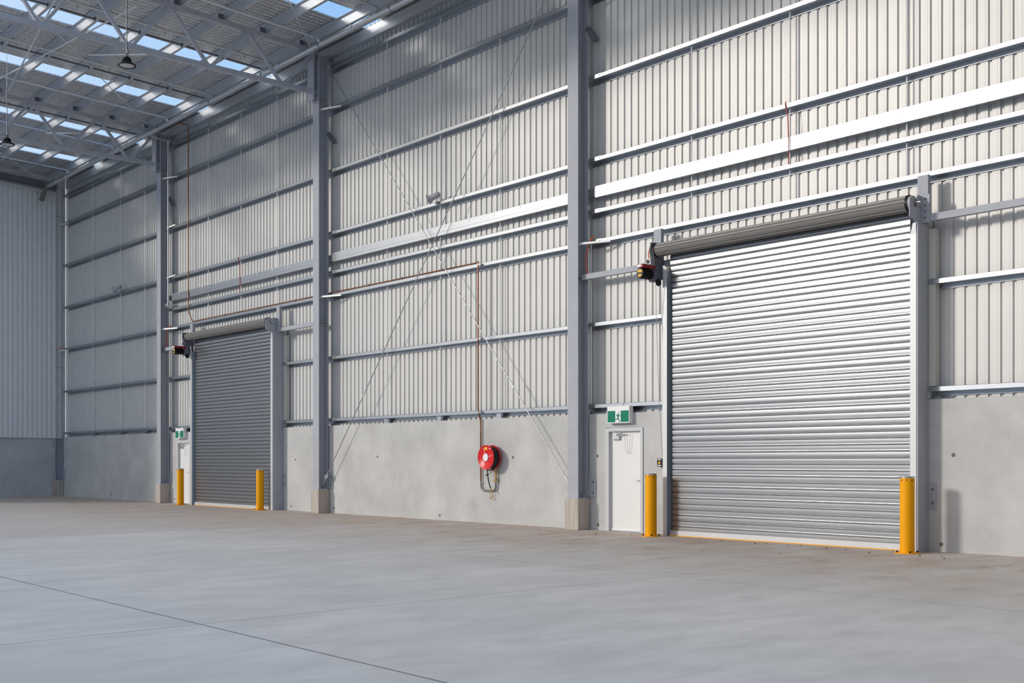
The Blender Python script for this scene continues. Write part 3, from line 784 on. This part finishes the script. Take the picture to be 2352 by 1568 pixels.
# ---------------------------------------------------------------- copper feed pipe
cp = thing('copper_pipe', (27.06, -.08, .77), 'copper water pipe feeding the red hose reel from the roof', 'pipe')
def bend(pts, r=.06):
    out = [Vector(pts[0])]
    for i in range(1, len(pts)-1):
        a, b, c = Vector(pts[i-1]), Vector(pts[i]), Vector(pts[i+1])
        k1 = min(r, (a-b).length*.45); k2 = min(r, (c-b).length*.45)
        p = b + (a-b).normalized()*k1; q = b + (c-b).normalized()*k2
        for t in (0, .25, .5, .75, 1): out.append(p*(1-t)**2 + b*2*t*(1-t) + q*t*t)
    out.append(Vector(pts[-1])); return out
path = [(11.5,-.80,12.87),(11.72,-.06,12.84),(11.72,-.06,6.55),(11.90,-.0,6.165),(26.96,.0,6.165),(27.05,-.085,6.165),(27.05,-.085,2.70),(27.07,-.085,2.58),(27.10,-.045,2.40),(27.10,-.045,.95)]
MB().tube(bend(path), .0185, 10).build('pipe_run', M['copper'], cp)
path = [(27.10,-.045,.95),(27.12,-.045,.77),(27.64,-.05,.77),(27.66,-.06,.99)]
MB().tube(bend(path, .09), .021, 10).build('lower_elbows', M['oldpipe'], cp)
for (p, q) in (((27.10,-.045,.94),(27.10,-.045,.97)), ((27.05,-.085,6.10),(27.05,-.085,6.13)), ((27.05,-.085,2.62),(27.05,-.085,2.65))):
    MB().cyl(p, q, .026, 12).build('coupling', M['pipe'], cp)
for x in (14.2, 16.4, 18.6, 22.4, 23.9, 25.6):
    MB().cyl((x-.015,0,6.165),(x+.015,0,6.165), .028, 10).box(x-.01, x+.01, -.004, .004, 6.134, 6.15).build('pipe_clip', M['darksteel'], cp)
for z in (11.36, 9.61, 6.77): MB().box(11.68, 11.84, -.07, -.031, z-.03, z-.005).build('pipe_clip', M['pipe'], cp)
for z in (6.11, 4.36, 2.62): MB().box(27.02, 27.16, -.095, -.031, z-.03, z-.005).build('pipe_clip', M['pipe'], cp)

# ---------------------------------------------------------------- sprinkler pipework
sp = thing('sprinkler_main', (0.5, -.84, 12.69), 'large galvanised sprinkler main pipe under the eaves', 'pipe')
MB().cyl((0.5,-.84,12.69), (46,-.84,12.69), .083, 24).build('pipe_run', M['pipe'], sp)
MB().tube(bend([(0.6,-.84,12.69),(0.36,-.84,12.69),(0.36,-1.02,12.15)], .12), .088, 20).build('end_elbow', M['oldpipe'], sp)
MB().cyl((0.36,-.98,12.28),(0.36,-1.03,12.10), .10, 20).build('end_cap', M['oldpipe'], sp)
for x in (1.6, 5.2, 8.6, 13.0, 16.3, 19.2, 22.9, 26.5):
    MB().cyl((x-.03,-.84,12.69),(x+.03,-.84,12.69), .098, 20).build('coupling', M['pipe'], sp)
for x in (2.3, 6.6, 11.2, 14.9, 18.2, 21.3, 24.6):
    MB().tube([(x,-.70,12.96),(x,-.745,12.80),(x,-.745,12.66),(x,-.84,12.593),(x,-.935,12.66),(x,-.93,12.76)], .009, 6).build('hanger', M['darksteel'], sp)
BR = [(2.75, 'nearest the end wall'), (7.2, 'in the middle of the far bay'), (11.75, 'just right of the farther truss'), (14.95, 'above the middle of the far roller door'), (18.7, 'left of the nearer truss'), (21.2, 'just right of the nearer truss'), (24.0, 'farthest right at the top edge of the picture')]
for (x, lab) in BR:
    t = thing('sprinkler_branch', (x, -.84, 12.77), 'thin galvanised sprinkler branch pipe ' + lab, 'pipe', 'sprinkler branch pipes')
    ze = lambda y: 12.865 + PITCH*abs(y)
    MB().tube(bend([(x,-.84,12.776),(x,-.84,12.90),(x,-1.0,ze(1.0)),(x,YEND+.2,ze(YEND-.2))], .05), .032, 12).build('pipe_run', M['pipe'], t)
    MB().cyl((x,-.84,12.775),(x,-.84,12.86), .05, 14).build('tee_fitting', M['pipe'], t)
    for k in range(4):
        y = -1.7 - 2.35*k
        s = MB().cyl((x,y,ze(y)),(x,y,ze(y)-.07), .012, 8).tube([(x-.012,y,ze(y)-.07),(x-.02,y,ze(y)-.095),(x-.01,y,ze(y)-.12),(x+.01,y,ze(y)-.12),(x+.02,y,ze(y)-.095),(x+.012,y,ze(y)-.07)], .004, 5).cyl((x,y,ze(y)-.12),(x,y,ze(y)-.124), .018, 12)
        s.build('sprinkler_head', M['brass'], t)
    for k in range(1, 6, 2):
        y = PY[k] + .04
        MB().cyl((x, y, purz(y)), (x, y, ze(y)-.04), .006, 6).build('hanger', M['darksteel'], t)
dp = thing('drop_pipe', (10.27, -.12, 6.7), 'galvanised drop pipe beside the column left of the far roller door', 'pipe')
MB().tube(bend([(10.27,-.752,12.655),(10.27,-.45,12.60),(10.27,-.12,12.58),(10.27,-.12,6.78)], .07), .033, 14).build('pipe_run', M['pipe'], dp)
MB().cyl((10.27,-.16,12.58),(10.27,-.08,12.58), .045, 12).cyl((10.27,-.12,12.50),(10.27,-.12,12.42), .043, 12).build('coupling', M['pipe'], dp)
for z in (9.6, 7.86): MB().cyl((10.27,-.12,z-.06),(10.27,-.12,z-.01), .044, 12).obox((10.27,-.12,z-.03),(10.66,-.036,z+.03), .02, .03).build('pipe_clip', M['pipe'], dp)
MB().lathe([(0,-.09),(.05,-.07),(.062,0),(.05,.07),(.036,.1)], (10.27,-.12,6.86), n=18).cyl((10.27,-.12,6.85),(10.27,-.20,6.85), .04, 12).cyl((10.27,-.2,6.85),(10.27,-.22,6.85), .06, 14).build('valve', M['pipe'], dp)
MB().tube([(10.30,-.11,6.87),(10.55,-.08,6.845),(10.95,-.075,6.835)], .022, 8).build('valve_outlet', M['pipe'], dp)

# ---------------------------------------------------------------- wall cross bracing
def brace(p, q, lab, tb):
    b = thing('brace_rod', p, lab, 'brace', 'wall cross braces')
    p, q = Vector(p), Vector(q); d = (q-p).normalized()
    MB().cyl(p + d*.22, q - d*.15, .0125, 10).build('rod', M['tie_rod'], b)
    MB().cyl(p + d*tb, p + d*(tb+.22), .022, 10).cyl(p + d*(tb-.05), p + d*tb, .017, 6).cyl(p + d*(tb+.22), p + d*(tb+.27), .017, 6).build('turnbuckle', M['rod'], b)
    for e, s in ((p, 1), (q, -1)):
        sh = MB(); dd = d*s
        side = Vector((dd.z, 0, -dd.x))
        for o in (-.028, .028): sh.obox(e + dd*.0 + side*o, e + dd*.26 + side*o, .012, .03, (0,1,0))
        sh.cyl(e + dd*.26 - Vector((0,.03,0)), e + dd*.26 + Vector((0,.03,0)), .05, 14)
        sh.cyl(e + dd*.24, e + dd*.40, .024, 10)
        sh.build('clevis', M['pipe'], b)
brace((20.40,-.19,.82), (30.33,-.19,12.62), 'thin steel brace rod rising to the right across the hose reel bay', 3.0)
brace((30.33,-.165,.82), (20.48,-.165,12.62), 'thin steel brace rod falling to the right across the hose reel bay', 3.0)

# ---------------------------------------------------------------- horn speakers
def horn(x, z, lab):
    s = thing('horn_speaker', (x+.27, -.05, z-.05), lab, 'speaker', 'horn speakers')
    ax = Vector((-.80, -.42, -.36)).normalized(); m = Vector((x-.13, -.22, z-.02))
    back = m - ax*.40
    MB().lathe([(.118,0),(.124,-.006),(.12,-.012),(.085,-.06),(.072,-.14),(.07,-.20),(.068,-.30),(.05,-.33),(0,-.33)], m, ax, 28).build('horn_body', M['horn'], s)
    MB().lathe([(.116,-.002),(.08,-.05),(.05,-.10),(.045,-.16),(0,-.16)], m, ax, 28).build('horn_throat', M['darksteel'], s)
    MB().lathe([(0,-.02),(.026,-.03),(.03,-.16)], m, ax, 16).build('horn_plug', M['horn'], s)
    k = m - ax*.2
    MB().tube([k + Vector((.0,-.07,0)), (x+.18,-.12,z-.045), (x+.22,-.05,z-.046)], .008, 6).tube([k + Vector((.03,.06,-.02)), (x+.22,-.05,z-.046)], .008, 6).box(x+.15, x+.34, -.055, -.034, z-.062, z-.04).build('mounting_bracket', M['horn'], s)
horn(25.42, 7.935, 'grey horn speaker on a girt in the hose reel bay')
horn(5.95, 7.935, 'grey horn speaker on a girt in the far bay by the end wall')

# ---------------------------------------------------------------- loose cables
def cable(pts, r, mat, lab, nm='cable', grp=None):
    tag(MB().tube(bend(pts, .12), r, 8).build(nm, mat, origin=pts[0]), lab, 'cable', grp)
for x, w in ((COLX[3], WHICH[3]), (COLX[1], WHICH[1])):
    cable([(x+.36,-.06,6.20),(x+.30,-.13,6.12),(x+.20,-.15,5.80),(x+.19,-.15,5.60),(x+.24,-.15,5.405)], .013, M['orange'], 'orange cable looping down beside the column ' + w, 'orange_cable', 'orange cables')
cable([(COLX[0]+.13,-.16,6.10),(COLX[0]+.35,-.14,6.15),(COLX[0]+.50,-.06,6.16),(COLX[0]+.55,.01,6.08)], .014, M['orange'], 'orange cable at the corner column by the end wall', 'orange_cable', 'orange cables')
cable([(35.60,-.02,7.90),(35.60,-.045,7.86),(35.62,-.045,7.74),(35.66,-.05,7.66),(35.68,-.055,7.2),(35.68,-.055,6.76)], .010, M['redcable'], 'thin red cable hanging across the wide beam above the near roller door', 'red_cable', 'red cables')
cable([(15.19,-.02,7.90),(15.19,-.045,7.86),(15.21,-.045,7.78),(15.33,-.05,7.68),(15.33,-.055,7.2),(15.33,-.055,6.76)], .010, M['redcable'], 'thin red cable hanging across the wide beam above the far roller door', 'red_cable', 'red cables')
tag(MB().tube([(30.71,-.015,6.05),(30.71,-.015,2.67)], .011, 8).build('conduit', M['white'], origin=(30.71,-.015,2.67)), 'thin white conduit running down beside the column left of the near door', 'conduit')

# ---------------------------------------------------------------- high bay lights
def highbay(x, y, z, lab):
    l = thing('high_bay_light', (x, y, z), lab, 'light', 'high bay lights')
    MB().lathe([(.15,.01),(.165,0),(.195,0),(.20,.012),(.195,.03),(.10,.085),(.09,.09)], (x,y,z), n=36).build('reflector_ring', M['black'], l)
    MB().lathe([(0,.006),(.155,.006),(.155,.012),(0,.012)], (x,y,z), n=36).build('lens', M['lens'], l)
    hs = MB().lathe([(.085,.08),(.078,.12),(.062,.125),(.062,.19),(.04,.205),(0,.205)], (x,y,z), n=28)
    for k in range(16):
        t = 2*PI*k/16; hs.obox((x+.10*math.cos(t), y+.10*math.sin(t), z+.06), (x+.068*math.cos(t), y+.068*math.sin(t), z+.17), .007, .03, (math.cos(t), math.sin(t), 0))
    hs.build('heat_sink', M['black'], l)
    MB().tube([(x + .035*math.cos(a), y, z+.25+.035*math.sin(a)) for a in [2*PI*k/16 for k in range(16)]], .008, 6, True).build('hook', M['black'], l)
    MB().cyl((x-.03,y,z+.28), (x-.03,y,roofz(y)), .006, 6).build('suspension_wire', M['rod'], l)
    MB().tube([(x+.05,y+.02,z+.21),(x+.06,y+.02,z+.30),(x-.02,y+.01,z+.42),(x-.022,y+.01,z+1.6)], .006, 6).build('power_cord', M['black'], l)
highbay(23.0, -6.9, 10.26, 'black high bay light hanging in front of the nearer truss')
highbay(15.1, -6.98, 10.15, 'black high bay light hanging at the left edge of the picture')

# ---------------------------------------------------------------- small dark stones in front of the near door
st = MB(); st.add([(0,0,.022),(.02,0,.006),(.004,.018,.008),(-.018,.006,.007),(-.008,-.017,.006),(.012,-.014,0),(.015,.013,0),(-.014,.014,0),(-.016,-.012,0)],
    [(0,1,2),(0,2,3),(0,3,4),(0,4,1),(1,5,6),(1,6,2),(2,6,7),(2,7,3),(3,7,8),(3,8,4),(4,8,5),(4,5,1),(5,8,7),(5,7,6)])
s0 = st.build('stone', M['stone'], origin=(35.5, -.8, 0))
for v in s0.data.vertices: v.co += Vector((35.5, -.8, 0))
tag(s0, 'small dark stone lying on the floor near the near roller door', 'stone', 'small dark stones on the floor')
spots = [(34.1,-.62),(34.7,-.75),(34.72,-.70),(35.6,-.6),(36.1,-.66),(36.3,-.58),(36.9,-.75),(37.3,-.8),(37.7,-.72),(37.9,-1.1),(38.7,-1.0),(39.0,-.9),(39.2,-1.2),(36.4,-1.9),(35.8,-2.6),(37.0,-2.2),(33.0,-1.5),(32.3,-.5),(31.9,-1.1),(30.9,-1.7),(38.0,-.55),(33.4,-.95)]
for (x, y) in spots:
    c = s0.copy(); C.objects.link(c); c.location = (x, y, 0); c.rotation_euler = (0,0,random.random()*6); k = random.uniform(.45, 1.0); c.scale = (k, k, k)

# ---------------------------------------------------------------- light, sky, camera
w = bpy.data.worlds.new('sky'); bpy.context.scene.world = w; w.use_nodes = True
nt = w.node_tree; bg = nt.nodes['Background']
tc = nt.nodes.new('ShaderNodeTexCoord'); sx = nt.nodes.new('ShaderNodeSeparateXYZ'); nt.links.new(tc.outputs['Generated'], sx.inputs[0])
rp = nt.nodes.new('ShaderNodeValToRGB'); nt.links.new(sx.outputs[2], rp.inputs[0])
e = rp.color_ramp.elements
e[0].position = 0.0; e[0].color = (0.62, 0.78, 0.95, 1); e[1].position = 0.75; e[1].color = (0.20, 0.43, 0.86, 1)
k = e.new(0.26); k.color = (0.36, 0.62, 0.93, 1)
k = e.new(0.42); k.color = (0.28, 0.52, 0.88, 1)
# paler, warmer haze on the side of the low sun
dp_ = nt.nodes.new('ShaderNodeVectorMath'); dp_.operation = 'DOT_PRODUCT'; nt.links.new(tc.outputs['Generated'], dp_.inputs[0])
dp_.inputs[1].default_value = Vector((-0.65, -1.0, 0.35)).normalized()
hz = mapr(nt, dp_.outputs['Value'], 0.1, 0.9)
nt.links.new(mixc(nt, hz, rp.outputs[0], (1.08, 1.05, 1.02)), bg.inputs[0]); bg.inputs[1].default_value = 1.15

sun = bpy.data.lights.new('sun', 'SUN'); sun.energy = 1.75; sun.angle = math.radians(7); sun.color = (1.0, 0.93, 0.84)
so = bpy.data.objects.new('sun', sun); C.objects.link(so); so.location = (20, -30, 20)
so.rotation_euler = Vector((0.62, 1.0, -0.38)).to_track_quat('-Z', 'Y').to_euler()

cam = bpy.data.cameras.new('camera'); co = bpy.data.objects.new('camera', cam); C.objects.link(co)
co.location = (47.414, -17.09, 1.45); co.rotation_euler = (math.radians(90), 0, math.radians(90 - 41.593))
cam.sensor_width = 36; cam.lens = 2577.66 / 2352 * 36; cam.shift_y = (1059 - 784) / 2352; cam.clip_end = 800
bpy.context.scene.camera = co
vs = bpy.context.scene.view_settings
vs.view_transform = 'Standard'; vs.look = 'None'; vs.gamma = 1; vs.use_curve_mapping = False; vs.exposure = -0.03
